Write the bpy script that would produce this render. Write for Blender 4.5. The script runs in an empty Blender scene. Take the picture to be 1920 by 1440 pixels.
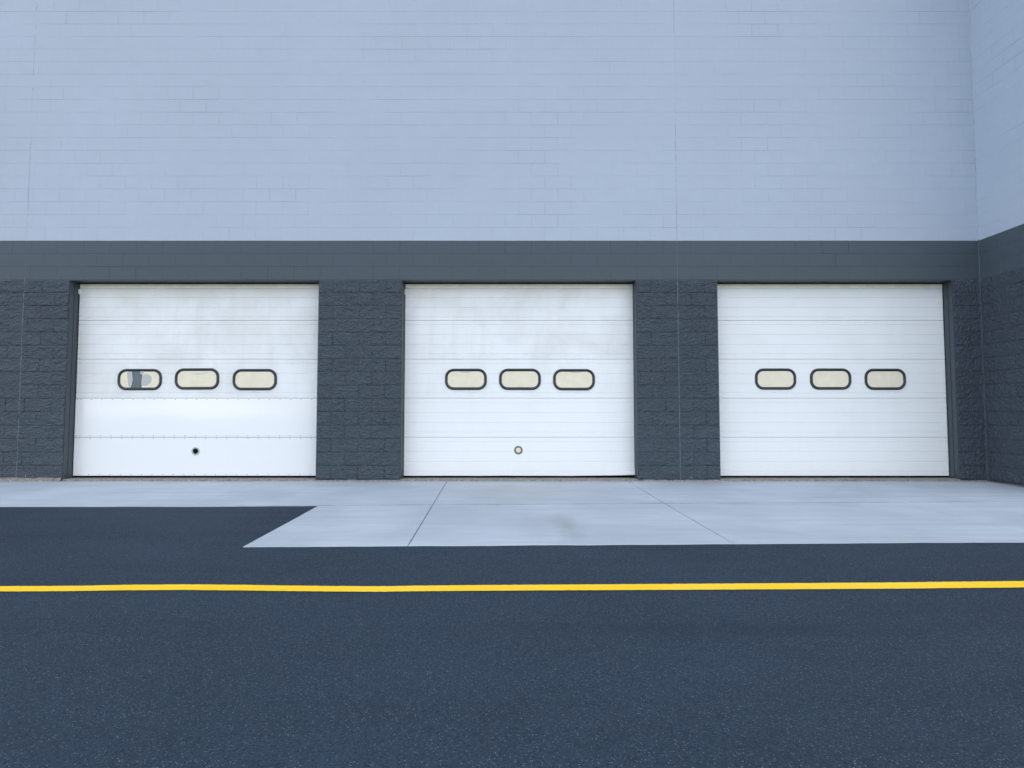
import bpy, math, random
from mathutils import Vector, noise

S = bpy.context.scene
C = S.collection
random.seed(7)
R = math.radians

# ------------------------------------------------------------------ camera
CAM_D, CAM_H = 9.34, 0.955
cd = bpy.data.cameras.new('camera')
cam = bpy.data.objects.new('camera', cd)
C.objects.link(cam)
cam.location = (0.0, -CAM_D, CAM_H)
cam.rotation_euler = (R(90) + math.atan(60 / 1150), 0, 0)
cd.sensor_width = 36.0
cd.lens = 36.0 * 1150 / 1920
cd.clip_start = 0.05
cd.clip_end = 2000
S.camera = cam

# ------------------------------------------------------------------ sky and sun
SUN_EL, SUN_AZ = R(20), R(75)          # low, behind the building and to the right
w = bpy.data.worlds.new('World')
S.world = w
w.use_nodes = True
wn, wl = w.node_tree.nodes, w.node_tree.links
bg = wn['Background']
sky = wn.new('ShaderNodeTexSky')
sky.sky_type = 'NISHITA'
sky.sun_disc = False
sky.sun_elevation = SUN_EL
sky.sun_rotation = SUN_AZ
sky.altitude = 50
sky.air_density = 1.0
sky.dust_density = 2.0
sky.ozone_density = 1.0
tc = wn.new('ShaderNodeTexCoord')
cn = wn.new('ShaderNodeTexNoise')
cn.inputs['Scale'].default_value = 2.6
cn.inputs['Detail'].default_value = 7
cn.inputs['Roughness'].default_value = 0.55
cmap = wn.new('ShaderNodeMapping')
cmap.inputs['Scale'].default_value = (1, 1, 2.4)
wl.new(tc.outputs['Generated'], cmap.inputs['Vector'])
wl.new(cmap.outputs['Vector'], cn.inputs['Vector'])
cr = wn.new('ShaderNodeMapRange')
cr.inputs['From Min'].default_value = 0.38
cr.inputs['From Max'].default_value = 0.68
cr.inputs['To Max'].default_value = 0.85
wl.new(cn.outputs['Fac'], cr.inputs['Value'])
cm = wn.new('ShaderNodeMix')
cm.data_type = 'RGBA'
wl.new(cr.outputs['Result'], cm.inputs['Factor'])
wl.new(sky.outputs['Color'], cm.inputs['A'])
cm.inputs['B'].default_value = (9.0, 8.9, 8.9, 1)
wl.new(cm.outputs['Result'], bg.inputs['Color'])
bg.inputs['Strength'].default_value = 0.15

sd = bpy.data.lights.new('sun', 'SUN')
sd.energy = 3.5
sd.angle = R(0.5)
sd.color = (1.0, 0.95, 0.87)
sun = bpy.data.objects.new('sun', sd)
C.objects.link(sun)
sdir = Vector((math.sin(SUN_AZ) * math.cos(SUN_EL), math.cos(SUN_AZ) * math.cos(SUN_EL), math.sin(SUN_EL)))
sun.rotation_euler = sdir.to_track_quat('Z', 'Y').to_euler()
sun.location = (0, 20, 30)

S.view_settings.view_transform = 'Standard'
S.view_settings.look = 'None'
S.view_settings.gamma = 1
S.view_settings.use_curve_mapping = False
S.view_settings.exposure = 1.32

# ------------------------------------------------------------------ helpers
def mesh(name, verts, faces, mat, smooth=False):
    me = bpy.data.meshes.new(name)
    me.from_pydata([tuple(v) for v in verts], [], faces)
    me.materials.append(mat)
    if smooth:
        me.polygons.foreach_set('use_smooth', [True] * len(me.polygons))
    me.update()
    return me

def put(name, me, parent=None, loc=(0, 0, 0), rot=(0, 0, 0), scale=(1, 1, 1), kind=None, label=None):
    o = bpy.data.objects.new(name, me)
    C.objects.link(o)
    o.location = loc
    o.rotation_euler = rot
    o.scale = scale
    if parent is not None:
        o.parent = parent
    if kind:
        o['kind'] = kind
    if label:
        o['label'] = label
    return o

def thing(name, label, cat, loc=(0, 0, 0), group=None, kind=None):
    o = bpy.data.objects.new(name, None)
    C.objects.link(o)
    o.location = loc
    o.empty_display_size = 0.2
    if label: o['label'] = label
    if cat: o['category'] = cat
    if group: o['group'] = group
    o['kind'] = kind or 'thing'
    return o

class MB:
    def __init__(self):
        self.v, self.f = [], []
    def add(self, verts, faces):
        n = len(self.v)
        self.v += [tuple(a) for a in verts]
        self.f += [tuple(i + n for i in q) for q in faces]
    def box(self, x0, x1, y0, y1, z0, z1):
        v = [(x0, y0, z0), (x1, y0, z0), (x1, y1, z0), (x0, y1, z0), (x0, y0, z1), (x1, y0, z1), (x1, y1, z1), (x0, y1, z1)]
        self.add(v, [(0, 3, 2, 1), (4, 5, 6, 7), (0, 1, 5, 4), (1, 2, 6, 5), (2, 3, 7, 6), (3, 0, 4, 7)])
    def mesh(self, name, mat, smooth=False):
        return mesh(name, self.v, self.f, mat, smooth)

def boxmesh(name, x0, x1, y0, y1, z0, z1, mat):
    b = MB(); b.box(x0, x1, y0, y1, z0, z1)
    return b.mesh(name, mat)

# ------------------------------------------------------------------ materials
def newmat(name, rough=0.6, spec=0.5):
    m = bpy.data.materials.new(name)
    m.use_nodes = True
    b = m.node_tree.nodes['Principled BSDF']
    b.inputs['Roughness'].default_value = rough
    b.inputs['Specular IOR Level'].default_value = spec
    return m, m.node_tree.nodes, m.node_tree.links, b

def pos(n, l, scale=(1, 1, 1)):
    g = n.new('ShaderNodeNewGeometry')
    mp = n.new('ShaderNodeMapping')
    mp.inputs['Scale'].default_value = scale
    l.new(g.outputs['Position'], mp.inputs['Vector'])
    return mp.outputs['Vector']

def nz(n, l, vec, scale, detail=4, rough=0.55, dist=0.0):
    t = n.new('ShaderNodeTexNoise')
    t.inputs['Scale'].default_value = scale
    t.inputs['Detail'].default_value = detail
    t.inputs['Roughness'].default_value = rough
    t.inputs['Distortion'].default_value = dist
    l.new(vec, t.inputs['Vector'])
    return t.outputs['Fac']

def mr(n, l, val, a, b, c=0.0, d=1.0):
    t = n.new('ShaderNodeMapRange')
    t.inputs['From Min'].default_value = a
    t.inputs['From Max'].default_value = b
    t.inputs['To Min'].default_value = c
    t.inputs['To Max'].default_value = d
    l.new(val, t.inputs['Value'])
    return t.outputs['Result']

def mixc(n, l, fac, A, B, mode='MIX'):
    t = n.new('ShaderNodeMix')
    t.data_type = 'RGBA'
    t.blend_type = mode
    if isinstance(fac, (int, float)): t.inputs['Factor'].default_value = fac
    else: l.new(fac, t.inputs['Factor'])
    for k, v in (('A', A), ('B', B)):
        if isinstance(v, tuple): t.inputs[k].default_value = (v[0], v[1], v[2], 1)
        else: l.new(v, t.inputs[k])
    return t.outputs['Result']

def math_(n, l, op, a, b=0.0):
    t = n.new('ShaderNodeMath')
    t.operation = op
    for i, v in enumerate((a, b)):
        if isinstance(v, (int, float)): t.inputs[i].default_value = v
        else: l.new(v, t.inputs[i])
    return t.outputs[0]

def bump(n, l, bsdf, h, dist, strength=1.0, prev=None):
    t = n.new('ShaderNodeBump')
    t.inputs['Distance'].default_value = dist
    t.inputs['Strength'].default_value = strength
    l.new(h, t.inputs['Height'])
    if prev is not None: l.new(prev, t.inputs['Normal'])
    l.new(t.outputs['Normal'], bsdf.inputs['Normal'])
    return t.outputs['Normal']

PALE = (0.418, 0.482, 0.575)
DARK = (0.063, 0.083, 0.103)

def paint_wall(name, col, rough, split=False):
    m, n, l, b = newmat(name, rough, 0.35)
    p = pos(n, l)
    broad = nz(n, l, p, 0.55, 4, 0.5)
    mid = nz(n, l, p, 5.0, 5, 0.6)
    fine = nz(n, l, p, 60, 4, 0.6)
    k = 0.03 if not split else 0.08
    c = mixc(n, l, mr(n, l, broad, 0.3, 0.7), tuple(a * (1 - k) for a in col), tuple(a * (1 + k) for a in col))
    c = mixc(n, l, mr(n, l, mid, 0.35, 0.7, 0, 0.5), c, tuple(a * (1 - 1.5 * k) for a in col))
    vs = pos(n, l, (7, 7, 0.35))
    streak = nz(n, l, vs, 1.0, 3, 0.6)
    c = mixc(n, l, mr(n, l, streak, 0.52, 0.75, 0, 0.08 if not split else 0.15), c, tuple(a * 0.86 for a in col))
    # dust and scuffs that stick to the relief
    c = mixc(n, l, mr(n, l, fine, 0.62, 0.8, 0, 0.25), c, tuple(min(1, a * 1.35 + 0.02) for a in col))
    oi = n.new('ShaderNodeObjectInfo')
    c = mixc(n, l, mr(n, l, oi.outputs['Random'], 0, 1, 0.0, 0.012 if not split else 0.1), c, (0.02, 0.02, 0.03))
    l.new(c, b.inputs['Base Color'])
    if split:
        v = n.new('ShaderNodeTexVoronoi')
        v.inputs['Scale'].default_value = 34
        v.inputs['Randomness'].default_value = 1
        wv = n.new('ShaderNodeVectorMath'); wv.operation = 'ADD'
        nn = n.new('ShaderNodeTexNoise'); nn.inputs['Scale'].default_value = 14; nn.inputs['Detail'].default_value = 3
        l.new(p, nn.inputs['Vector'])
        sc = n.new('ShaderNodeVectorMath'); sc.operation = 'SCALE'; sc.inputs['Scale'].default_value = 0.10
        l.new(nn.outputs['Color'], sc.inputs[0])
        l.new(p, wv.inputs[0]); l.new(sc.outputs[0], wv.inputs[1])
        l.new(wv.outputs[0], v.inputs['Vector'])
        h = math_(n, l, 'ADD', math_(n, l, 'MULTIPLY', v.outputs['Distance'], 0.8), nz(n, l, pos(n, l, (1.0, 1.0, 1.15)), 36, 6, 0.7))
        bump(n, l, b, h, 0.03, 1.0)
    else:
        nb = bump(n, l, b, nz(n, l, p, 150, 3, 0.7), 0.0012, 0.8)
        bump(n, l, b, nz(n, l, p, 9, 3, 0.5), 0.003, 0.5, nb)
    return m

M_PALE = paint_wall('pale_wall_paint', PALE, 0.62)
M_DARK = paint_wall('dark_wall_paint', DARK, 0.55)
M_SPLIT = paint_wall('dark_split_face_paint', (0.070, 0.091, 0.116), 0.5, True)

def simple(name, col, rough, spec=0.5, metal=0.0, var=0.12, sc=14, bmp=0.0):
    m, n, l, b = newmat(name, rough, spec)
    p = pos(n, l)
    c = mixc(n, l, mr(n, l, nz(n, l, p, sc, 5, 0.6), 0.3, 0.7), tuple(a * (1 - var) for a in col), tuple(min(1, a * (1 + var)) for a in col))
    l.new(c, b.inputs['Base Color'])
    b.inputs['Metallic'].default_value = metal
    if bmp: bump(n, l, b, nz(n, l, p, sc * 4, 4, 0.6), bmp)
    return m

M_STEEL = simple('dark_painted_steel', (0.040, 0.055, 0.068), 0.5, 0.5, var=0.15)
M_RUBBER = simple('black_rubber', (0.018, 0.021, 0.025), 0.55, 0.4)
M_GASKET = simple('window_gasket_rubber', (0.018, 0.024, 0.031), 0.45, 0.5, var=0.2, sc=30)
M_SEALANT = simple('grey_painted_sealant', (0.13, 0.165, 0.195), 0.6, var=0.25, sc=25, bmp=0.001)
M_SEALP = simple('pale_sealant', (0.31, 0.365, 0.44), 0.7, var=0.2, sc=18, bmp=0.003)
M_RIVET = simple('rivet_metal', (0.10, 0.115, 0.135), 0.5, 0.4, 0.0)
M_RING = simple('grey_metal_ring', (0.42, 0.46, 0.48), 0.4, 0.5, 0.3)
M_RING2 = simple('dull_grey_metal_ring', (0.14, 0.155, 0.16), 0.5, 0.5, 0.3)
M_RECESS_SHADE = simple('painted_recess_shade', (0.006, 0.007, 0.009), 0.9, 0.1)
M_CORE = simple('yellowed_plastic_core', (0.78, 0.64, 0.48), 0.5, 0.4)
M_BRACKET = simple('white_bracket', (0.7, 0.72, 0.74), 0.4)
M_GLASSDARK = simple('uncovered_dark_glass', (0.075, 0.1, 0.125), 0.12, 0.6, var=0.1)
M_FILMGREY = simple('grey_clouded_film', (0.44, 0.45, 0.45), 0.35, 0.5, var=0.07, sc=20)
M_FILM_GLINT = simple('painted_film_glint', (0.74, 0.73, 0.66), 0.2, 0.5, var=0.06)
M_PANE = simple('cream_clouded_pane', (0.75, 0.69, 0.54), 0.3, 0.5, var=0.05, sc=9)
M_ROOF = simple('grey_roofing', (0.2, 0.2, 0.2), 0.9)
M_COPING = simple('metal_coping', (0.35, 0.4, 0.46), 0.4)

def door_mat(name, dirt, rough, base=(0.80, 0.815, 0.83), coat=0.0):
    m, n, l, b = newmat(name, rough, 0.5)
    p = pos(n, l)
    blot = nz(n, l, p, 1.3, 6, 0.62, 0.4)
    streak = nz(n, l, pos(n, l, (6, 1, 0.5)), 1.0, 4, 0.6)
    grime = (0.52, 0.53, 0.49)
    c = mixc(n, l, mr(n, l, blot, 0.42, 0.72, 0, dirt), base, grime)
    c = mixc(n, l, mr(n, l, streak, 0.5, 0.78, 0, dirt * 0.7), c, (0.62, 0.62, 0.57))
    spots = nz(n, l, p, 19, 5, 0.7)
    c = mixc(n, l, mr(n, l, spots, 0.69, 0.76, 0, dirt), c, (0.36, 0.37, 0.36))
    # yellowed zone under the head, where the weather reaches least
    if dirt > 0.12:
        sx = n.new('ShaderNodeSeparateXYZ')
        g = n.new('ShaderNodeNewGeometry'); l.new(g.outputs['Position'], sx.inputs[0])
        zz = math_(n, l, 'ADD', sx.outputs['Z'], math_(n, l, 'MULTIPLY', blot, 0.5))
        c = mixc(n, l, mr(n, l, zz, 2.95, 3.4, 0, 0.4 + dirt), c, (0.68, 0.65, 0.55))
    l.new(c, b.inputs['Base Color'])
    l.new(mr(n, l, blot, 0.3, 0.7, rough, min(1, rough + 0.15)), b.inputs['Roughness'])
    b.inputs['Coat Weight'].default_value = coat * 1.4
    b.inputs['Coat Roughness'].default_value = 0.06
    b.inputs['Coat IOR'].default_value = 1.8
    bump(n, l, b, nz(n, l, p, 3.0, 2, 0.5), 0.0022, 0.5)
    return m

M_DOOR_OLD = door_mat('weathered_white_door_paint', 0.42, 0.42)
M_DOOR_MID = door_mat('slightly_dirty_white_door_paint', 0.22, 0.4)
M_DOOR_NEW = door_mat('clean_white_door_paint', 0.08, 0.36)
M_SHEET = door_mat('glossy_white_sheet', 0.03, 0.3, (0.83, 0.84, 0.86), 0.6)
M_CREAM = simple('yellowed_white_trim', (0.92, 0.88, 0.73), 0.5, 0.4, var=0.08, sc=6)

def concrete():
    m, n, l, b = newmat('broomed_concrete', 0.82, 0.3)
    p = pos(n, l)
    base = (0.42, 0.48, 0.555)
    broad = nz(n, l, p, 0.8, 6, 0.6, 0.3)
    c = mixc(n, l, mr(n, l, broad, 0.32, 0.7), tuple(a * 0.80 for a in base), tuple(a * 1.10 for a in base))
    sweep = nz(n, l, pos(n, l, (0.45, 5.5, 1)), 1.0, 5, 0.6, 0.5)
    c = mixc(n, l, mr(n, l, sweep, 0.46, 0.72, 0, 0.7), c, tuple(a * 0.76 for a in base))
    sweep2 = nz(n, l, pos(n, l, (1.3, 24, 1)), 1.0, 4, 0.65)
    c = mixc(n, l, mr(n, l, sweep2, 0.45, 0.75, 0, 0.3), c, tuple(a * 0.8 for a in base))
    grain = nz(n, l, p, 260, 3, 0.7)
    c = mixc(n, l, mr(n, l, grain, 0.35, 0.7, 0, 0.28), c, tuple(a * 0.68 for a in base))
    g = n.new('ShaderNodeNewGeometry'); sx = n.new('ShaderNodeSeparateXYZ'); l.new(g.outputs['Position'], sx.inputs[0])
    wob = nz(n, l, p, 2.2, 5, 0.65)
    oi = n.new('ShaderNodeObjectInfo')
    c = mixc(n, l, mr(n, l, oi.outputs['Random'], 0, 1, 0, 0.05), c, (0.25, 0.24, 0.22))
    def blob(cx, cy, rx, ry, slant=0.0):
        dx = math_(n, l, 'DIVIDE', math_(n, l, 'ADD', math_(n, l, 'SUBTRACT', sx.outputs['X'], cx), math_(n, l, 'MULTIPLY', math_(n, l, 'SUBTRACT', sx.outputs['Y'], cy), slant)), rx)
        dy = math_(n, l, 'DIVIDE', math_(n, l, 'SUBTRACT', sx.outputs['Y'], cy), ry)
        d = math_(n, l, 'SQRT', math_(n, l, 'ADD', math_(n, l, 'POWER', math_(n, l, 'ABSOLUTE', dx), 2), math_(n, l, 'POWER', math_(n, l, 'ABSOLUTE', dy), 2)))
        d = math_(n, l, 'ADD', d, math_(n, l, 'MULTIPLY', math_(n, l, 'SUBTRACT', wob, 0.5), 1.6))
        return mr(n, l, d, 1.0, 0.1, 0, 1)
    s1 = math_(n, l, 'MULTIPLY', blob(0.52, -3.45, 0.17, 0.75, 0.05), 0.5)
    c = mixc(n, l, s1, c, (0.22, 0.24, 0.255))
    s2 = math_(n, l, 'MULTIPLY', blob(0.1, -1.0, 1.35, 0.95), 0.42)
    c = mixc(n, l, s2, c, (0.33, 0.335, 0.315))
    s3 = math_(n, l, 'MULTIPLY', blob(0.2, -3.1, 0.85, 0.7), 0.3)
    c = mixc(n, l, s3, c, (0.31, 0.335, 0.36))
    # slabs turn darker and browner towards the wall
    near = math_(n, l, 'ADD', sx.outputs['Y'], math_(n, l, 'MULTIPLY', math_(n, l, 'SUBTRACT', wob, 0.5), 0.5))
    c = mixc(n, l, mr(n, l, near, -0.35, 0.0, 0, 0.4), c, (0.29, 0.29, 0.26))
    # grime and crumbled edges along the lengthways joint
    jd = math_(n, l, 'ABSOLUTE', math_(n, l, 'ADD', math_(n, l, 'SUBTRACT', sx.outputs['Y'], math_(n, l, 'MULTIPLY', sx.outputs['X'], 0.035)), 2.165))
    jn = nz(n, l, pos(n, l, (1.6, 0.3, 1)), 1.0, 6, 0.7)
    c = mixc(n, l, math_(n, l, 'MULTIPLY', mr(n, l, jd, 0.040, 0.012), mr(n, l, jn, 0.38, 0.62, 0.12, 0.6)), c, (0.10, 0.11, 0.12))
    l.new(c, b.inputs['Base Color'])
    nb = bump(n, l, b, grain, 0.0012, 0.7)
    bump(n, l, b, sweep2, 0.002, 0.5, nb)
    return m
M_CONC = concrete()

def asphalt():
    m, n, l, b = newmat('asphalt', 0.85, 0.15)
    p = pos(n, l)
    base = (0.0172, 0.0295, 0.046)
    broad = nz(n, l, p, 0.9, 5, 0.55, 0.4)
    c = mixc(n, l, mr(n, l, broad, 0.3, 0.7), tuple(a * 0.74 for a in base), tuple(a * 1.2 for a in base))
    c = mixc(n, l, mr(n, l, nz(n, l, p, 4.5, 5, 0.6), 0.4, 0.7, 0, 0.4), c, tuple(a * 1.3 for a in base))
    v = n.new('ShaderNodeTexVoronoi'); v.inputs['Scale'].default_value = 170; l.new(p, v.inputs['Vector'])
    sc = n.new('ShaderNodeSeparateColor'); l.new(v.outputs['Color'], sc.inputs[0])
    c = mixc(n, l, mr(n, l, sc.outputs['Red'], 0.15, 0.95, 0, 0.62), c, tuple(a * 2.0 for a in base))
    c = mixc(n, l, mr(n, l, sc.outputs['Green'], 0.55, 1.0, 0, 0.7), c, tuple(a * 0.35 for a in base))
    fine = nz(n, l, p, 340, 3, 0.7)
    c = mixc(n, l, mr(n, l, fine, 0.48, 0.75, 0, 0.75), c, tuple(a * 3.0 for a in base))
    # pale chips of stone
    v2 = n.new('ShaderNodeTexVoronoi'); v2.inputs['Scale'].default_value = 165; l.new(p, v2.inputs['Vector'])
    s2 = n.new('ShaderNodeSeparateColor'); l.new(v2.outputs['Color'], s2.inputs[0])
    chip = math_(n, l, 'MULTIPLY', mr(n, l, s2.outputs['Blue'], 0.985, 0.992), mr(n, l, v2.outputs['Distance'], 0.42, 0.3))
    c = mixc(n, l, math_(n, l, 'MULTIPLY', chip, 0.8), c, (0.26, 0.30, 0.34))
    chip2 = math_(n, l, 'MULTIPLY', mr(n, l, s2.outputs['Red'], 0.90, 0.94), mr(n, l, v2.outputs['Distance'], 0.45, 0.3))
    c = mixc(n, l, math_(n, l, 'MULTIPLY', chip2, 0.75), c, (0.17, 0.2, 0.24))
    tracks = nz(n, l, pos(n, l, (0.25, 2.2, 1)), 1.0, 4, 0.55)
    c = mixc(n, l, mr(n, l, tracks, 0.52, 0.75, 0, 0.3), c, tuple(a * 0.72 for a in base))
    l.new(c, b.inputs['Base Color'])
    h = math_(n, l, 'ADD', math_(n, l, 'MULTIPLY', v.outputs['Distance'], -1.0), math_(n, l, 'MULTIPLY', fine, 0.6))
    bump(n, l, b, h, 0.004, 0.8)
    return m
M_ASPH = asphalt()

def yellow():
    m, n, l, b = newmat('yellow_line_paint', 0.7, 0.15)
    p = pos(n, l)
    c = mixc(n, l, mr(n, l, nz(n, l, p, 1.6, 4, 0.5), 0.35, 0.65), (0.84, 0.53, 0.006), (0.85, 0.57, 0.035))
    grain = nz(n, l, p, 170, 4, 0.7)
    c = mixc(n, l, mr(n, l, grain, 0.62, 0.75, 0, 0.35), c, (0.42, 0.3, 0.06))
    c = mixc(n, l, mr(n, l, nz(n, l, p, 260, 3, 0.6), 0.62, 0.70, 0, 0.75), c, (0.08, 0.08, 0.07))
    l.new(c, b.inputs['Base Color'])
    bump(n, l, b, grain, 0.002, 0.7)
    return m
M_YEL = yellow()

def rough_base():
    m, n, l, b = newmat('rough_bare_mortar', 0.95, 0.2)
    p = pos(n, l)
    c = mixc(n, l, mr(n, l, nz(n, l, p, 26, 6, 0.7), 0.35, 0.68), (0.11, 0.11, 0.11), (0.33, 0.32, 0.30))
    c = mixc(n, l, mr(n, l, nz(n, l, p, 7, 4, 0.6), 0.45, 0.7, 0, 0.5), c, (0.25, 0.22, 0.19))
    l.new(c, b.inputs['Base Color'])
    bump(n, l, b, nz(n, l, p, 60, 5, 0.7), 0.008)
    return m
M_BASE = rough_base()
M_CHIP = simple('pale_mortar_crumbs', (0.6, 0.56, 0.5), 0.9, 0.2, var=0.35, sc=60)

# ------------------------------------------------------------------ ground
G0, GS = -0.030, 20 / 1150        # top of the slabs at the wall, and the fall away from it
def gz(y, d=0.0):
    return G0 + GS * max(min(y, 0.0), -16.0) + d

rows = [-600, -60, -16, -12, -8, -4, -2, 0, 0.3, 60, 600]
cols = [-600, -60, -14, 0, 14, 60, 600]
gv, gf = [], []
for y in rows:
    for x in cols:
        gv.append((x, y, gz(y, -0.006)))
nc = len(cols)
for j in range(len(rows) - 1):
    for i in range(nc - 1):
        gf.append((j * nc + i, j * nc + i + 1, (j + 1) * nc + i + 1, (j + 1) * nc + i))
put('asphalt_ground', mesh('asphalt_ground', gv, gf, M_ASPH), kind='structure', label='dark blue-grey asphalt yard with pale stone specks')

# concrete apron: slabs between tooled joints
apron = thing('concrete_apron', 'pale broom-finished concrete apron in front of the three overhead doors', None, kind='structure')
def edge(a, b, k):        # point between a and b
    return (a[0] + (b[0] - a[0]) * k, a[1] + (b[1] - a[1]) * k)
def slab(quad, gap, wob=0.003):
    # quad: near-left, near-right, far-right, far-left; shrunk by gap, with slightly uneven edges
    cx = sum(q[0] for q in quad) / 4; cy = sum(q[1] for q in quad) / 4
    pts = []
    for k in range(4):
        a, b = quad[k], quad[(k + 1) % 4]
        L = math.hypot(b[0] - a[0], b[1] - a[1])
        nx, ny = -(b[1] - a[1]) / L, (b[0] - a[0]) / L
        N = max(2, int(L / 0.09))
        for i in range(N):
            x, y = edge(a, b, i / N)
            j = noise.noise(Vector((x * 3, y * 3, k * 7.1))) * wob + noise.noise(Vector((x * 16, y * 16, k * 3.1))) * wob * 0.7
            if k == 2: j *= 0.3
            elif k: j *= 0.12
            if i == 0: j = 0
            pts.append((x + nx * (gap[k] + j), y + ny * (gap[k] + j)))
    n = len(pts)
    v = []
    bev = 0.006
    for x, y in pts:
        d = math.hypot(cx - x, cy - y)
        v.append((x + (cx - x) / d * bev, y + (cy - y) / d * bev, gz(y)))
    for x, y in pts: v.append((x, y, gz(y) - 0.004))
    for x, y in pts: v.append((x, y, gz(y) - 0.08))
    f = [tuple(range(n))]
    for i in range(n):
        j = (i + 1) % n
        f.append((n + i, n + j, j, i)); f.append((2 * n + i, 2 * n + j, n + j, n + i))
    put('slab', mesh('slab', v, f, M_CONC), apron)
# x of the joints at y = 0 / y = -2.1 / y = -4.2
J = [(-11.4, -11.3, None), (-7.9, -7.8, None), (-3.79, -3.68, None), (-0.985, -0.915, -0.852), (1.762, 1.787, 1.841), (4.599, 4.60, 4.602), (7.19, 7.2, 7.21)]
def yj(x):  return -2.20 + 0.035 * (x + 1.0)      # lengthways joint
def yo(x):  return -4.262 + 0.0275 * (x + 1.0)    # outer edge against the asphalt
for a, b in zip(J[:-1], J[1:]):
    ga = 0.0018 if a[0] < -3 or a[0] > 4 else 0.0036
    gb = 0.0018 if b[0] < -3 or b[0] > 4 else 0.0036
    gj = 0.0034
    if b[0] <= -0.9 and a[0] < -3.5 and b[0] > -1:
        # the slab whose near side meets both the asphalt corner and the outer row
        slab([(a[1], -2.32), (b[1], yj(b[1])), (b[0], -0.002), (a[0], -0.002)], (gj, gb, 0, ga))
    else:
        slab([(a[1], yj(a[1]) if a[0] > -3 else -2.31), (b[1], yj(b[1]) if b[0] > -3 else -2.32), (b[0], -0.002), (a[0], -0.002)], (gj, gb, 0, ga))
slab([(-2.187, yo(-2.187)), (J[3][2], yo(-0.85)), (J[3][1], yj(-0.91)), (-2.217, -2.279)], (0, 0.0045, 0.0034, 0.0), 0.010)
for a, b in zip(J[3:-1], J[4:]):
    slab([(a[2], yo(a[2])), (b[2], yo(b[2])), (b[1], yj(b[1])), (a[1], yj(a[1]))], (0, 0.0035 if b[0] < 4 else 0.0017, 0.0034, 0.0035 if a[0] < 4 else 0.0017), 0.010)


# painted yellow line
LY = [(-9, -5.50, -5.62), (-6.5, -5.44, -5.56), (-4.6, -5.385, -5.51), (-3.26, -5.373, -5.492), (-2.82, -5.368, -5.487), (-2.4, -5.342, -5.468), (-2.06, -5.335, -5.460), (-1.72, -5.345, -5.470), (-1.43, -5.361, -5.482), (-1.07, -5.372, -5.493),
      (-0.83, -5.376, -5.497), (-0.58, -5.362, -5.487), (-0.2, -5.350, -5.477), (0.4, -5.338, -5.467), (0.95, -5.326, -5.459), (1.6, -5.312, -5.448), (2.32, -5.297, -5.436), (3.0, -5.272, -5.415), (3.9, -5.235, -5.378), (5.5, -5.16, -5.30), (9, -5.0, -5.14)]
def lerp_line(x):
    for (x0, a0, b0), (x1, a1, b1) in zip(LY[:-1], LY[1:]):
        if x0 <= x <= x1:
            k = (x - x0) / (x1 - x0); k = k * k * (3 - 2 * k) * 0.5 + k * 0.5
            return a0 + (a1 - a0) * k, b0 + (b1 - b0) * k
lv, lf = [], []
N = 1400
for i in range(N + 1):
    x = -9 + 18 * i / N
    a, b = lerp_line(x)
    a += noise.noise(Vector((x * 30, 0, 0))) * 0.004 + noise.noise(Vector((x * 9, 5, 0))) * 0.002
    b += noise.noise(Vector((x * 30, 9, 0))) * 0.003 + noise.noise(Vector((x * 9, 14, 0))) * 0.002
    lv += [(x, b, gz(b, -0.002)), (x, a, gz(a, -0.002))]
    a -= 0.003; b += 0.003
    lv[-2:] = [(x, b, gz(b, -0.002)), (x, a, gz(a, -0.002))]
    if i: lf.append((2 * i - 2, 2 * i, 2 * i + 1, 2 * i - 1))
put('painted_line', mesh('painted_line', lv, lf, M_YEL), kind='structure', label='hand-painted yellow line running across the asphalt')

# ------------------------------------------------------------------ walls
CH, BL = 0.2032, 0.4064
NROW = 69
ZTOP = NROW * CH
Z_SPLIT, Z_BAND = 15 * CH, 18 * CH
OPEN = [(-6.80, -2.965), (-1.69, 1.908), (3.15, 6.77)]
CJ = [-7.495, 2.545]
XL, XR = -15.0, 7.2

def smooth_block(L, gh, gv, mat, dz=0.0):
    x0, x1, z0, z1 = gv / 2, L - gv / 2, gh / 2, CH - gh / 2
    bv = 0.0022
    v = [(x0 + bv, 0, z0 + bv), (x1 - bv, 0, z0 + bv), (x1 - bv, 0, z1 - bv), (x0 + bv, 0, z1 - bv),
         (x0, bv, z0), (x1, bv, z0), (x1, bv, z1), (x0, bv, z1), (x0, 0.04, z0), (x1, 0.04, z0), (x1, 0.04, z1), (x0, 0.04, z1)]
    f = [(0, 1, 2, 3)]
    for i in range(4):
        j = (i + 1) % 4
        f.append((4 + i, 4 + j, j, i)); f.append((8 + i, 8 + j, 4 + j, 4 + i))
    return v, f

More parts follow.
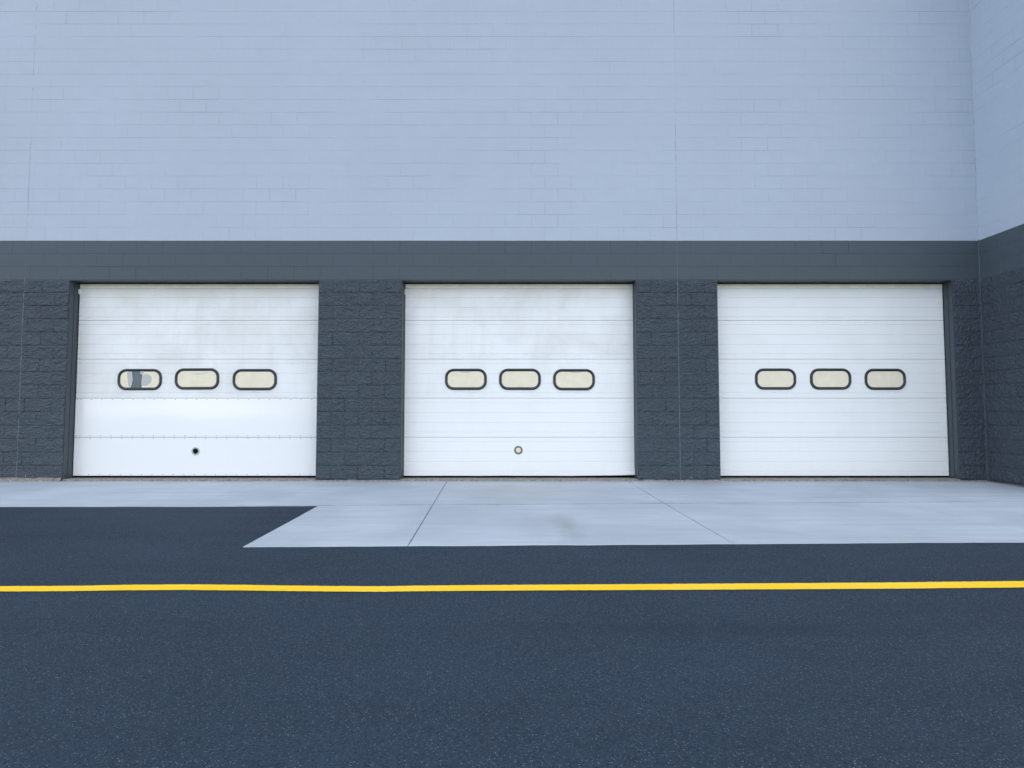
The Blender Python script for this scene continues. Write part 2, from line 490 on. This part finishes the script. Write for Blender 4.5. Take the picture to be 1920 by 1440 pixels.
def split_block(L, seed, out=0.018, open_l=False, open_r=False):
    nx = max(3, int(round(L / 0.022)))
    TZ = [0, 0.03, 0.09, 0.18, 0.28, 0.38, 0.48, 0.58, 0.68, 0.78, 0.87, 0.945, 0.98, 1.0]
    nzn = len(TZ) - 1
    gh, gv = 0.0026, (0.001, 0.0045, 0.002, 0.0055, 0.0015)[int(seed) % 5]
    v, f = [], []
    for j in range(nzn + 1):
        for i in range(nx + 1):
            u, t = i / nx, TZ[j]
            if i == 1: u = 0.006 / L
            if i == nx - 1: u = 1 - 0.006 / L
            x = gv / 2 + (L - gv) * u
            z = gh / 2 + (CH - gh) * t
            ed = 0.5 + 0.5 * min(1, min(t, 1 - t) / 0.085)
            q = Vector((x * 9 + seed * 13.7, z * 13, seed * 3.3))
            h = noise.fractal(q, 0.7, 2.1, 4) * 0.008 + noise.noise(q * 0.5) * 0.005
            rg = abs(noise.noise(Vector((x * 16 + z * 9 + seed, z * 17 - x * 6, seed * 1.7))))
            h += (0.5 - rg) * 0.009
            if i in (0, nx): ed *= 0.8
            y = -(0.002 + ed * (out * 0.55 + h))
            if 1 < i < nx - 1: x += noise.noise(q * 3) * 0.004
            if 1 < j < nzn - 1: z += noise.noise(q * 3 + Vector((9, 9, 9))) * 0.004
            v.append((x, min(y, 0.002), z))
    for j in range(nzn):
        for i in range(nx):
            a = j * (nx + 1) + i
            f.append((a, a + 1, a + nx + 2, a + nx + 1))
    # sides back into the wall
    ring = [i for i in range(nx + 1)] + [(j + 1) * (nx + 1) - 1 for j in range(1, nzn + 1)] + \
           [nzn * (nx + 1) + i for i in range(nx - 1, -1, -1)] + [j * (nx + 1) for j in range(nzn - 1, 0, -1)]
    n0 = len(v)
    for r in ring: v.append((v[r][0], 0.04, v[r][2]))
    m = len(ring)
    for k in range(m):
        f.append((ring[k], n0 + k, n0 + (k + 1) % m, ring[(k + 1) % m])[::-1])
    return v, f

_bc = {}
def block_mesh(kind, L):
    """one of a few shared shapes for this kind and length"""
    L = round(L, 3)
    nvar = 10 if kind == 'split' else 5
    if abs(L - BL) > 0.002: nvar = 5 if kind == 'split' else 3
    s = random.randrange(nvar)
    key = (kind, L, s)
    if key not in _bc:
        if kind == 'split':
            v, f = split_block(L, s + L * 31)
            _bc[key] = (v, f, mesh('split_face_block', v, f, M_SPLIT, False))
        else:
            gh = (0.0010, 0.0015, 0.0021, 0.0012, 0.0018)[s] * (1.0 if kind == 'pale' else 1.7)
            gv = (0.001, 0.0022, 0.0012, 0.003, 0.0008)[s]
            v, f = smooth_block(L, gh, gv, None)
            _bc[key] = (v, f, mesh('block', v, f, M_PALE if kind == 'pale' else M_DARK))
    return _bc[key]

def course_cuts(x0, x1, start_right, row):
    """block ends between x0 and x1, running bond from the given end"""
    cuts = []
    if start_right:
        x = x1 - (BL / 2 if row % 2 else BL)
        cuts = [x1]
        while x > x0 + 0.07: cuts.append(x); x -= BL
        cuts.append(x0); cuts.reverse()
    else:
        x = x0 + (BL / 2 if row % 2 else BL)
        cuts = [x0]
        while x < x1 - 0.07: cuts.append(x); x += BL
        cuts.append(x1)
    return cuts

def clip(cuts, holes):
    out = []
    for a, b in zip(cuts[:-1], cuts[1:]):
        segs = [(a, b)]
        for h0, h1 in holes:
            ns = []
            for s0, s1 in segs:
                if s1 <= h0 or s0 >= h1: ns.append((s0, s1)); continue
                if s0 < h0: ns.append((s0, h0))
                if s1 > h1: ns.append((h1, s1))
            segs = ns
        out += [s for s in segs if s[1] - s[0] > 0.0]
    # join slivers to their neighbour
    res = []
    for s in out:
        if res and abs(res[-1][1] - s[0]) < 1e-6 and (s[1] - s[0] < 0.05 or res[-1][1] - res[-1][0] < 0.05):
            res[-1] = (res[-1][0], s[1])
        else: res.append(s)
    return res

def lay(parent, blocks, part_limit, stuff_name, xf):
    """blocks: (kind, a, b, row, priority); lowest priority values become parts of their own"""
    blocks.sort(key=lambda q: q[4])
    rest = {'pale': MB(), 'dark': MB(), 'split': MB()}
    for i, (kind, a, b, row, pr) in enumerate(blocks):
        v, f, me = block_mesh(kind, b - a)
        dy = random.choice((0, 0, 0.0003, 0.0006, 0.0010)) if kind != 'split' else random.uniform(-0.002, 0.004)
        dzr = 0.0
        o3 = (a, dy, row * CH)
        if pr < 1e6 and i < part_limit:
            loc, rot = xf(o3)
            put('split_face_block' if kind == 'split' else 'block', me, parent, loc, rot)
        else:
            vv = []
            for p in v:
                loc, rot = xf((p[0] + o3[0], p[1] + o3[1], p[2] + o3[2]))
                vv.append(loc)
            rest[kind].add(vv, f)
    for k, mb in rest.items():
        if mb.v:
            put(stuff_name[k], mb.mesh(stuff_name[k], {'pale': M_PALE, 'dark': M_DARK, 'split': M_SPLIT}[k]), parent, kind='stuff')

NAMES = {'pale': 'pale_upper_block_courses', 'dark': 'dark_block_courses', 'split': 'split_face_block_courses'}

wall = thing('block_wall', 'long block wall, pale grey-blue above a charcoal painted base, holding the three doors', 'wall', (0, 0, 0))
smooth, rough_ = [], []
for row in range(0, NROW):
    z = row * CH
    panels = [(XL, CJ[0], True), (CJ[0], CJ[1], True), (CJ[1], XR, False)]
    for (x0, x1, sr) in panels:
        segs = clip(course_cuts(x0 + 0.006 if x0 in CJ else x0, x1 - 0.006 if x1 in CJ else x1, sr, row), OPEN if row < 15 else [])
        for a, b in segs:
            kind = 'split' if row < 15 else ('dark' if row < 18 else 'pale')
            vis = b > -8.05
            if kind == 'split': rough_.append((kind, a, b, row, 0 if vis else 1e7))
            else: smooth.append((kind, a, b, row, row + random.random() * 0.01 if vis else 1e7))
idn = lambda p: (p, (0, 0, 0))
lay(wall, rough_, 300, NAMES, idn)
lay(wall, smooth, 299, NAMES, idn)

# mortar behind the block faces, uneven so that some joints read and others are filled with paint
def mortar(parent, x0, x1, z0, z1, mat, xf, step=0.10, base=0.0022, amp=0.004):
    nx = max(1, int((x1 - x0) / step)); nzn = max(1, int((z1 - z0) / step))
    v, f = [], []
    for j in range(nzn + 1):
        for i in range(nx + 1):
            x = x0 + (x1 - x0) * i / nx; z = z0 + (z1 - z0) * j / nzn
            d = base + amp * max(0.0, noise.noise(Vector((x * 0.9, z * 1.7, x0 + 4))) + 0.35 * noise.noise(Vector((x * 5, z * 5, 2))))
            v.append(xf((x, d, z))[0])
    for j in range(nzn):
        for i in range(nx):
            a = j * (nx + 1) + i
            f.append((a, a + 1, a + nx + 2, a + nx + 1))
    put('mortar', mesh('mortar', v, f, mat), parent)
mortar(wall, XL, XR, Z_BAND, ZTOP, M_PALE, idn, base=0.0016, amp=0.0042)
mortar(wall, XL, XR, Z_SPLIT, Z_BAND, M_DARK, idn)
piers = [(XL, OPEN[0][0]), (OPEN[0][1], OPEN[1][0]), (OPEN[1][1], OPEN[2][0]), (OPEN[2][1], XR)]
for a, b in piers:
    mortar(wall, a, b, -0.02, Z_SPLIT, M_SPLIT, idn, base=0.005, amp=0.007)
    put('pier_core', boxmesh('pier_core', a, b, 0.041, 0.19, -0.3, Z_SPLIT, M_DARK), wall)
put('wall_core', boxmesh('wall_core', XL, XR, 0.041, 0.19, Z_SPLIT + 0.001, ZTOP, M_DARK), wall)

# control joints filled with sealant
for cjx, sgn in ((CJ[0], -1), (CJ[1], 1)):
    for z0, z1, mt in ((-0.02, Z_SPLIT, M_SEALANT), (Z_SPLIT, Z_BAND, M_SEALANT), (Z_BAND, ZTOP, M_SEALP)):
        n = int((z1 - z0) / 0.02)
        v, f = [], []
        for k in range(n + 1):
            z = z0 + (z1 - z0) * k / n
            wd = 0.0055 + 0.0012 * noise.noise(Vector((z * 12, cjx, 0)))
            dep = -0.0005 - 0.002 * noise.noise(Vector((z * 20, cjx, 5)))
            if mt is M_SEALP: dep = 0.0022 + 0.0045 * max(-0.2, noise.noise(Vector((z * 1.1, cjx, 9))) + 0.8 * noise.noise(Vector((z * 26, cjx, 3))))
            if mt is M_SEALP: wd *= 1.25
            if z < Z_SPLIT: dep = -0.010 + 0.004 * noise.noise(Vector((z * 7, cjx, 5))); wd = 0.0075
            xo = 0.002 * noise.noise(Vector((z * 3, cjx, 7)))
            v += [(cjx - wd + xo, 0.02, z), (cjx - wd * 0.6 + xo, dep, z), (cjx + wd * 0.6 + xo, dep, z), (cjx + wd + xo, 0.02, z)]
            if k:
                for q in range(3):
                    f.append(((k - 1) * 4 + q, (k - 1) * 4 + q + 1, k * 4 + q + 1, k * 4 + q))
        put('control_joint', mesh('control_joint', v, f, mt), wall)

# bare mortar line at the foot of the wall
def foot_strip(parent, x0, x1, htop, xf, seed=0):
    n = int((x1 - x0) / 0.025)
    v, f = [], []
    for k in range(n + 1):
        x = x0 + (x1 - x0) * k / n
        h = htop + 0.012 * noise.noise(Vector((x * 6, seed, 0))) + 0.006 * noise.noise(Vector((x * 25, seed, 1)))
        o = 0.026 + 0.008 * noise.noise(Vector((x * 11, seed, 4)))
        v += [xf((x, -o - 0.03, G0 - 0.003))[0], xf((x, -o - 0.008, G0 + (h - G0) * 0.45))[0], xf((x, -o, h))[0], xf((x, 0.0, h + 0.004))[0]]
        if k:
            for q in range(3):
                f.append(((k - 1) * 4 + q, k * 4 + q, k * 4 + q + 1, (k - 1) * 4 + q + 1))
    put('foot_mortar', mesh('foot_mortar', v, f, M_BASE), parent)
foot_strip(wall, XL, OPEN[0][0], 0.022, idn, 1)
foot_strip(wall, OPEN[0][1], OPEN[1][0], -0.012, idn, 2)
foot_strip(wall, OPEN[1][1], OPEN[2][0], -0.010, idn, 3)
foot_strip(wall, OPEN[2][1], XR - 0.03, -0.016, idn, 4)

# steel door frames set in the openings
for (a, b) in OPEN:
    for s, x in ((1, a), (-1, b)):
        mb = MB()
        def bx(xa, xb, y0, y1):
            mb.box(min(x + s * xa, x + s * xb), max(x + s * xa, x + s * xb), y0, y1, -0.03, Z_SPLIT - 0.001)
        bx(-0.002, 0.006, -0.001, 0.085)
        bx(-0.002, 0.002, 0.085, 0.095)
        bx(-0.002, 0.009, 0.095, 0.188)
        put('jamb', mb.mesh('jamb', M_STEEL), wall)
    mb = MB()
    mb.box(a + 0.01, b - 0.01, 0.001, 0.19, Z_SPLIT - 0.009, Z_SPLIT - 0.0005)
    put('lintel_plate', mb.mesh('lintel_plate', M_STEEL), wall)
put('coping', boxmesh('coping', XL, XR + 0.3, -0.03, 0.35, ZTOP + 0.002, ZTOP + 0.08, M_COPING), wall)

# thresholds
for a, b in OPEN:
    n = int((b - a) / 0.03)
    v, f = [], []
    for k in range(n + 1):
        x = a + (b - a) * k / n
        h = 0.002 + 0.004 * noise.noise(Vector((x * 4, 1, 0))) + 0.004 * noise.noise(Vector((x * 22, 1, 1)))
        o = 0.012 + 0.010 * noise.noise(Vector((x * 5, 4, 4)))
        v += [(x, -o - 0.012, G0 - 0.002), (x, -o, -0.010 + h), (x, 0.02 - o, h), (x, 0.5, 0.0)]
        if k:
            for q in range(3):
                f.append(((k - 1) * 4 + q, k * 4 + q, k * 4 + q + 1, (k - 1) * 4 + q + 1))
    put('threshold', mesh('threshold', v, f, M_BASE), kind='structure')

# ------------------------------------------------------------------ wing on the right
WING_L = 1.8
wing = thing('wing_wall', 'shaded side wall of painted blocks meeting the long wall at the inner corner', 'side wall', (XR, 0, 0))
# local frame: u runs from the corner towards the camera, face looks to -x
def wxf(p):
    return ((p[1], -p[0], p[2]), (0, 0, -math.pi / 2))
blk, blr = [], []
for row in range(NROW):
    cuts = course_cuts(0.0, WING_L, False, row + 1)
    for a, b in clip(cuts, []):
        kind = 'split' if row < 15 else ('dark' if row < 18 else 'pale')
        vis = a < 1.15 and row * CH < 7.6
        (blr if kind == 'split' else blk).append((kind, a, b, row, row if vis else 1e7))
lay(wing, blr, 300, NAMES, wxf)
lay(wing, blk, 300, NAMES, wxf)
mortar(wing, 0, WING_L, Z_BAND, ZTOP, M_PALE, wxf, base=0.0016, amp=0.0042)
mortar(wing, 0, WING_L, Z_SPLIT, Z_BAND, M_DARK, wxf)
mortar(wing, 0, WING_L, -0.06, Z_SPLIT, M_SPLIT, wxf, base=0.006)
foot_strip(wing, 0.02, WING_L, -0.03, wxf, 6)
put('wall_core', boxmesh('wall_core', 0.045, 0.19, -WING_L, 0.19, -0.3, ZTOP, M_DARK), wing)
put('end_wall', boxmesh('end_wall', 0.19, 38, -WING_L, -WING_L + 0.2, Z_BAND, ZTOP, M_PALE), wing)
put('end_wall', boxmesh('end_wall', 0.19, 38, -WING_L, -WING_L + 0.2, -0.3, Z_BAND - 0.001, M_DARK), wing)
put('coping', boxmesh('coping', -0.03, 0.35, -WING_L - 0.03, -0.03, ZTOP + 0.002, ZTOP + 0.08, M_COPING), wing)
# bead of sealant in the inner corner
v, f = [], []
for k in range(301):
    z = -0.02 + (ZTOP + 0.02) * k / 300
    d = 0.010 + 0.002 * noise.noise(Vector((z * 5, 0, 0)))
    o = -0.002 if z > Z_SPLIT else -0.018
    v += [(XR - d + o, 0.006, z), (XR - d * 0.4 + o, -d * 0.4 + o, z), (XR + 0.006, -d + o, z)]
    if k:
        for q in range(2): f.append(((k - 1) * 3 + q, (k - 1) * 3 + q + 1, k * 3 + q + 1, k * 3 + q))
hi = mesh('corner_bead', v, f, M_SEALANT)
hi.materials[0] = M_DARK
hi.materials.append(M_SEALP)
for pl in hi.polygons:
    if pl.center.z > Z_BAND: pl.material_index = 1
put('corner_bead', hi, wall)

# building body behind the wall
put('roof', boxmesh('roof', XL, 60, 0.19, 16, ZTOP - 0.25, ZTOP - 0.05, M_ROOF), kind='structure')
put('roof', boxmesh('roof', XR + 0.19, 45, -WING_L + 0.2, 0.189, ZTOP - 0.25, ZTOP - 0.05, M_ROOF), kind='structure')
put('right_body', boxmesh('right_body', 13.9, 60, 0.0, 0.19, -0.3, ZTOP, M_PALE), kind='structure')
put('back_wall', boxmesh('back_wall', XL, 60, 16, 16.2, -0.3, ZTOP, M_DARK), kind='structure')
put('left_wall', boxmesh('left_wall', XL - 0.2, XL, 0.0, 16, -0.3, ZTOP, M_PALE), kind='structure')

# ------------------------------------------------------------------ overhead doors
DY = 0.20     # face of the doors behind the wall face
SEC = [0.030, 0.627, 1.233, 1.842, 2.450, 2.958]
def section_mesh(width, h, mat, ribs, top_gap=True, warp=None, thick=0.045, seed=0, flat=False):
    """a door section: pressed ribs across its face, seen from -y; origin at its lower left"""
    prof = [(0.0, 0.006), (0.003, 0.0)]
    if not flat:
        for r in sorted(h - q for q in ribs):
            if r < 0.01: continue
            prof += [(r - 0.008, 0.0), (r - 0.003, 0.0055), (r + 0.0015, 0.006), (r + 0.0035, 0.0)]
    prof += [(h - 0.0035, 0.0), (h - 0.0005, 0.007)]
    nx = 40
    v, f = [], []
    rowsn = len(prof) + 2
    for i in range(nx + 1):
        x = width * i / nx
        for (z, y) in prof:
            wy = 0.0012 * noise.noise(Vector((x * 1.1, z * 2, seed))) + 0.0004 * noise.noise(Vector((x * 5, z * 4, seed)))
            dz = 0.0
            if warp: dz, wy2 = warp(x, z); wy += wy2
            v.append((x, y + wy, z + dz))
        v.append((x, thick, h)); v.append((x, thick, 0))
    for i in range(nx):
        for k in range(rowsn):
            k2 = (k + 1) % rowsn
            a, b, c, d = i * rowsn + k, (i + 1) * rowsn + k, (i + 1) * rowsn + k2, i * rowsn + k2
            f.append((a, b, c, d))
    f.append(tuple(range(rowsn - 1, -1, -1))[::-1])
    f.append(tuple(nx * rowsn + k for k in range(rowsn))[::-1])
    return mesh('section_panel', v, f, mat)

def rrect(w, h, r, n=9):
    pts = []
    for cx, cz, a0 in ((w / 2 - r, h / 2 - r, 0), (-w / 2 + r, h / 2 - r, 90), (-w / 2 + r, -h / 2 + r, 180), (w / 2 - r, -h / 2 + r, 270)):
        for k in range(n + 1):
            a = R(a0 + 90 * k / n)
            pts.append((cx + r * math.cos(a), cz + r * math.sin(a)))
    return pts

def window_meshes(w, h):
    fw = 0.043
    prof = [(0.0, 0.002), (0.002, -0.011), (0.008, -0.016), (0.024, -0.017), (0.030, -0.012), (0.032, -0.006), (fw, -0.004)]
    v, f = [], []
    loops = []
    for off, y in prof:
        pts = rrect(w - 2 * off, h - 2 * off, 0.135 - off)
        loops.append(len(v)); v += [(x, y, z) for x, z in pts]
    n = len(pts)
    for a, b in zip(loops[:-1], loops[1:]):
        for k in range(n):
            k2 = (k + 1) % n
            f.append((a + k, b + k, b + k2, a + k2))
    gm = mesh('window', v, f, M_GASKET, True)
    pts = rrect(w - 2 * 0.036, h - 2 * 0.036, 0.135 - 0.036)
    pv = [(x, -0.0030, z) for x, z in pts] + [(x, -0.0005, z) for x, z in pts]
    pf = [tuple(range(n))[::-1]] + [(k, (k + 1) % n, n + (k + 1) % n, n + k) for k in range(n)]
    return gm, mesh('pane', pv, pf, M_PANE)

def flat_patch(name, pts, mat, parent, y=-0.0042, t=0.0009):
    n = len(pts)
    area = sum(pts[i][0] * pts[(i + 1) % n][1] - pts[(i + 1) % n][0] * pts[i][1] for i in range(n))
    if area < 0: pts = pts[::-1]
    v = [(x, y, z) for x, z in pts] + [(x, y + t, z) for x, z in pts]
    f = [tuple(range(n))] + [(i, n + i, n + (i + 1) % n, (i + 1) % n) for i in range(n)]
    return put(name, mesh(name, v, f, mat), parent)

def smooth_poly(pts, it=2):
    for _ in range(it):
        q = []
        for i in range(len(pts)):
            a, b = pts[i], pts[(i + 1) % len(pts)]
            q += [(a[0] * .75 + b[0] * .25, a[1] * .75 + b[1] * .25), (a[0] * .25 + b[0] * .75, a[1] * .25 + b[1] * .75)]
        pts = q
    return pts

def rivet_row(xs, z, parent):
    mb = MB()
    for x in xs:
        x += random.uniform(-0.003, 0.003); zz = z + random.uniform(-0.002, 0.002)
        r = 0.0068
        vv = [(x, -0.0045, zz)]
        for ring, yy in ((0.6, -0.0035), (1.0, 0.001)):
            vv += [(x + r * ring * math.cos(R(60 * k)), yy, zz + r * ring * math.sin(R(60 * k))) for k in range(6)]
        ff = []
        for k in range(6):
            k2 = (k + 1) % 6
            ff += [(0, 1 + k, 1 + k2), (1 + k, 7 + k, 7 + k2, 1 + k2)]
        mb.add(vv, [q[::-1] for q in ff])
    put('rivets', mb.mesh('rivets', M_RIVET), parent, kind='stuff')

def port(door, x, z, core):
    prof = [(0.066, 0.0), (0.064, -0.007), (0.056, -0.012), (0.046, -0.012), (0.041, -0.006), (0.040, 0.0)]
    n = 28
    v, f = [], []
    for r, y in prof:
        v += [(r * math.cos(R(360 * k / n)), y, r * math.sin(R(360 * k / n))) for k in range(n)]
    for a in range(len(prof) - 1):
        for k in range(n):
            k2 = (k + 1) % n
            f.append((a * n + k, (a + 1) * n + k, (a + 1) * n + k2, a * n + k2))
    o = put('port_ring', mesh('port_ring', v, f, M_RING2 if core else M_RING, True), door, (x, 0, z))
    rr = 0.043 if not core else 0.040
    v = [(rr * math.cos(R(360 * k / n)), -0.0070, rr * math.sin(R(360 * k / n))) for k in range(n)]
    if core:
        v2 = [(0.034 * math.cos(R(360 * k / n)), -0.010, 0.034 * math.sin(R(360 * k / n))) for k in range(n)]
        ff = [tuple(range(n, 2 * n))[::-1]] + [(k, (k + 1) % n, n + (k + 1) % n, n + k) for k in range(n)]
        put('port_plug', mesh('port_plug', v + v2, ff, M_CORE), o)
    else:
        put('port_shade_disc', mesh('port_shade_disc', v, [tuple(range(n))[::-1]], M_RECESS_SHADE), o)  # flat disc, the darkness inside the hole put into its colour

def bracket(door, x, z):
    mb = MB()
    mb.box(x - 0.014, x + 0.012, -0.02, 0.004, z - 0.04, z + 0.04)
    mb.box(x - 0.022, x - 0.012, -0.03, 0.0, z - 0.012, z + 0.012)
    put('roller_bracket', mb.mesh('roller_bracket', M_BRACKET), door)

RIBS = (0.063, 0.222, 0.376, 0.525)
def make_door(a, b, label, mats, wins, winw, dz=0.0, warp=None, flat_lower=False, x_in=(0.014, -0.01)):
    x0, x1 = a + x_in[0], b + x_in[1]
    W = x1 - x0
    d = thing('overhead_door', label, 'overhead door', (x0, DY, 0), group='white overhead doors in a row')
    for k in range(5):
        h = SEC[k + 1] - SEC[k]
        fl = flat_lower and k < 2
        g = 0.0045 if fl else 0.0024
        me = section_mesh(W, h - g, mats[k], RIBS if k < 4 else (0.0, 0.147, 0.30, 0.452), seed=k * 3 + a, flat=fl, warp=warp if k == 0 else None)
        s = put('section_panel', me, d, (0, -0.004 if fl else 0, SEC[k] + g / 2))
        if fl:
            xs = [0.03, 0.085] + [0.085 + 0.163 * q for q in range(1, int((W - 0.14) / 0.163) + 1)] + [W - 0.03]
            rivet_row(xs, 0.02, s); rivet_row(xs, h - 0.024, s)
    put('top_trim', boxmesh('top_trim', 0, W, -0.003, 0.04, 2.9605, 3.036, M_CREAM), d)
    put('header_seal', boxmesh('header_seal', 0, W, -0.022, 0.0, 3.024, 3.0375, M_RECESS_SHADE), d)  # near-black seal, shade under the lintel put into its colour
    put('bottom_seal', boxmesh('bottom_seal', 0.0, W, 0.030, 0.044, 0.004, SEC[0] + 0.004, M_RECESS_SHADE), d)  # seal colour carries the shade of the gap below the door
    for xx in (-0.013, W - 0.004):
        put('side_seal', boxmesh('side_seal', xx, xx + 0.017, -0.006, 0.02, 0.004, 3.03, M_RUBBER), d)
    gm, pm = window_meshes(winw, 0.334)
    ws = []
    for (cx, cz, tilt) in wins:
        wv = put('window', gm, d, (cx - x0, -0.001, cz), (0, R(tilt), 0))
        put('pane', pm, wv)
        ws.append(wv)
    return d, ws, x0, x1

d1, w1, x0, x1 = make_door(OPEN[0][0], OPEN[0][1], 'weathered white overhead door with riveted flat lower sheets, black round port and torn window film',
    [M_SHEET, M_SHEET, M_DOOR_OLD, M_DOOR_OLD, M_DOOR_OLD], [(-5.797, 1.522, 0), (-4.906, 1.532, -0.3), (-4.006, 1.521, 0)], 0.69, flat_lower=True)
port(d1, -4.898 - x0, 0.411, False)
bracket(d1, 0.004, 2.90)
def p1(u, v_):       # torn film of the first window, metres from the window's centre
    return ((u - 825) / 16 / 120.5, -(v_ - 515) / 16 / 120.5)
flat_patch('bare_glass', [p1(*q) for q in [(575, 262), (825, 262), (835, 335), (900, 372), (882, 480), (878, 600), (892, 768), (540, 768), (590, 660), (612, 540), (606, 440), (588, 360)]], M_GLASSDARK, w1[0], y=-0.0044)
flat_patch('torn_film', smooth_poly([p1(*q) for q in [(905, 400), (990, 340), (1120, 370), (1190, 470), (1170, 590), (1080, 680), (910, 725), (888, 600), (890, 480)]]), M_FILMGREY, w1[0], y=-0.0040)
flat_patch('torn_film', smooth_poly([p1(*q) for q in [(440, 290), (565, 275), (600, 400), (612, 540), (590, 650), (520, 765), (490, 700), (470, 540), (440, 400)]]), M_FILMGREY, w1[0], y=-0.0036)
flat_patch('torn_film', smooth_poly([p1(*q) for q in [(830, 262), (940, 262), (925, 350), (890, 368), (845, 335)]], 1), M_FILMGREY, w1[0], y=-0.0050)
def crescent(cx, cz, rx, rz, t0, t1, wd):
    o, i_ = [], []
    for k in range(17):
        a = R(t0 + (t1 - t0) * k / 16)
        q = math.sin(math.pi * k / 16)
        o.append((cx + rx * math.cos(a), cz + rz * math.sin(a)))
        i_.append((cx + (rx - wd * q) * math.cos(a), cz + (rz - wd * q) * math.sin(a)))
    return o + i_[::-1][1:-1]
flat_patch('film_and_glint_crescent', crescent(0.02, 0.125, 0.17, 0.055, 182, 358, 0.012), M_FILMGREY, w1[1], y=-0.0040)
flat_patch('film_and_glint_crescent', crescent(-0.035, 0.127, 0.13, 0.045, 185, 330, 0.016), M_FILM_GLINT, w1[1], y=-0.0046)  # crescent highlight on the film, painted as a lighter patch with grey border

def bent(x, z):       # the foot of the middle door is bent up at its right end
    k = max(0.0, (x - 2.6) / 0.98) ** 2 * max(0.0, 1 - z / 0.25) ** 2
    r = 0.004 * noise.noise(Vector((x * 2.2, 1, 1))) * max(0.0, 1 - z / 0.1)
    return 0.018 * k + r, -0.02 * k * 0.8
d2, w2, x0, x1 = make_door(OPEN[1][0], OPEN[1][1], 'ribbed white overhead door with cream plugged round port and one bent lower corner',
    [M_DOOR_NEW, M_DOOR_NEW, M_DOOR_MID, M_DOOR_OLD, M_DOOR_OLD], [(-0.718, 1.526, 0), (0.124, 1.526, 0), (0.966, 1.520, 0)], 0.652, warp=bent)
port(d2, 0.099 - x0, 0.427, True)
bracket(d2, 0.004, 2.90)
flat_patch('film_and_glint_crescent', crescent(0.0, 0.13, 0.12, 0.028, 185, 355, 0.014), M_FILMGREY, w2[0], y=-0.0040)
flat_patch('film_and_glint_crescent', crescent(0.02, 0.13, 0.11, 0.026, 185, 355, 0.012), M_FILMGREY, w2[2], y=-0.0040)
d3, w3, x0, x1 = make_door(OPEN[2][0], OPEN[2][1], 'clean ribbed white overhead door without any port, next to the corner with the side wall',
    [M_DOOR_NEW] * 5, [(4.105, 1.530, 0), (4.963, 1.530, 0), (5.813, 1.526, 0)], 0.642, x_in=(0.014, -0.012))

# crumbs of mortar and grit along the foot of the wall
gr = MB()
def crumb(x, y, z, s):
    v = []
    for dx, dy, dz in ((1, 0, 0), (-1, 0, 0), (0, 1, 0), (0, -1, 0), (0, 0, 1), (0, 0, -0.3)):
        k = s * random.uniform(0.5, 1.1)
        v.append((x + dx * k, y + dy * k, z + dz * k * 0.8))
    gr.add(v, [(0, 2, 4), (2, 1, 4), (1, 3, 4), (3, 0, 4), (2, 0, 5), (1, 2, 5), (3, 1, 5), (0, 3, 5)])
random.seed(21)
for _ in range(520):
    x = random.uniform(-8.4, 7.1)
    dense = noise.noise(Vector((x * 1.3, 3, 3)))
    if dense < -0.15: continue
    y = -0.045 - abs(random.gauss(0, 0.03))
    if any(a < x < b for a, b in OPEN): y += 0.02
    crumb(x, y, gz(y) + 0.002, random.choice((0.003, 0.004, 0.006, 0.009)))
for _ in range(60):
    x = random.uniform(-8, 7); y = random.uniform(-4, -0.1)
    if x < -2.2 and y < -2.2: continue
    crumb(x, y, gz(y) + 0.001, random.choice((0.003, 0.004, 0.006)))
put('grit', gr.mesh('grit', M_CHIP), kind='stuff', label='pale crumbs of mortar scattered along the foot of the wall')

# small chips in the paint of the piers, showing pale block
ch = MB()
gr = ch
for x, z in ((2.14, 1.71), (2.79, 1.80), (2.13, 1.52), (2.80, 1.52), (-6.83, 0.10), (2.70, 0.04), (2.71, 0.03), (2.69, 0.015), (2.15, 0.12), (2.43, 0.11), (-1.78, 0.36), (-7.35, 0.05), (-2.5, 2.2), (7.05, 0.4)):
    crumb(x, -0.016, z, random.choice((0.006, 0.008, 0.010)))
put('paint_chips', ch.mesh('paint_chips', M_CHIP), wall, kind='stuff')
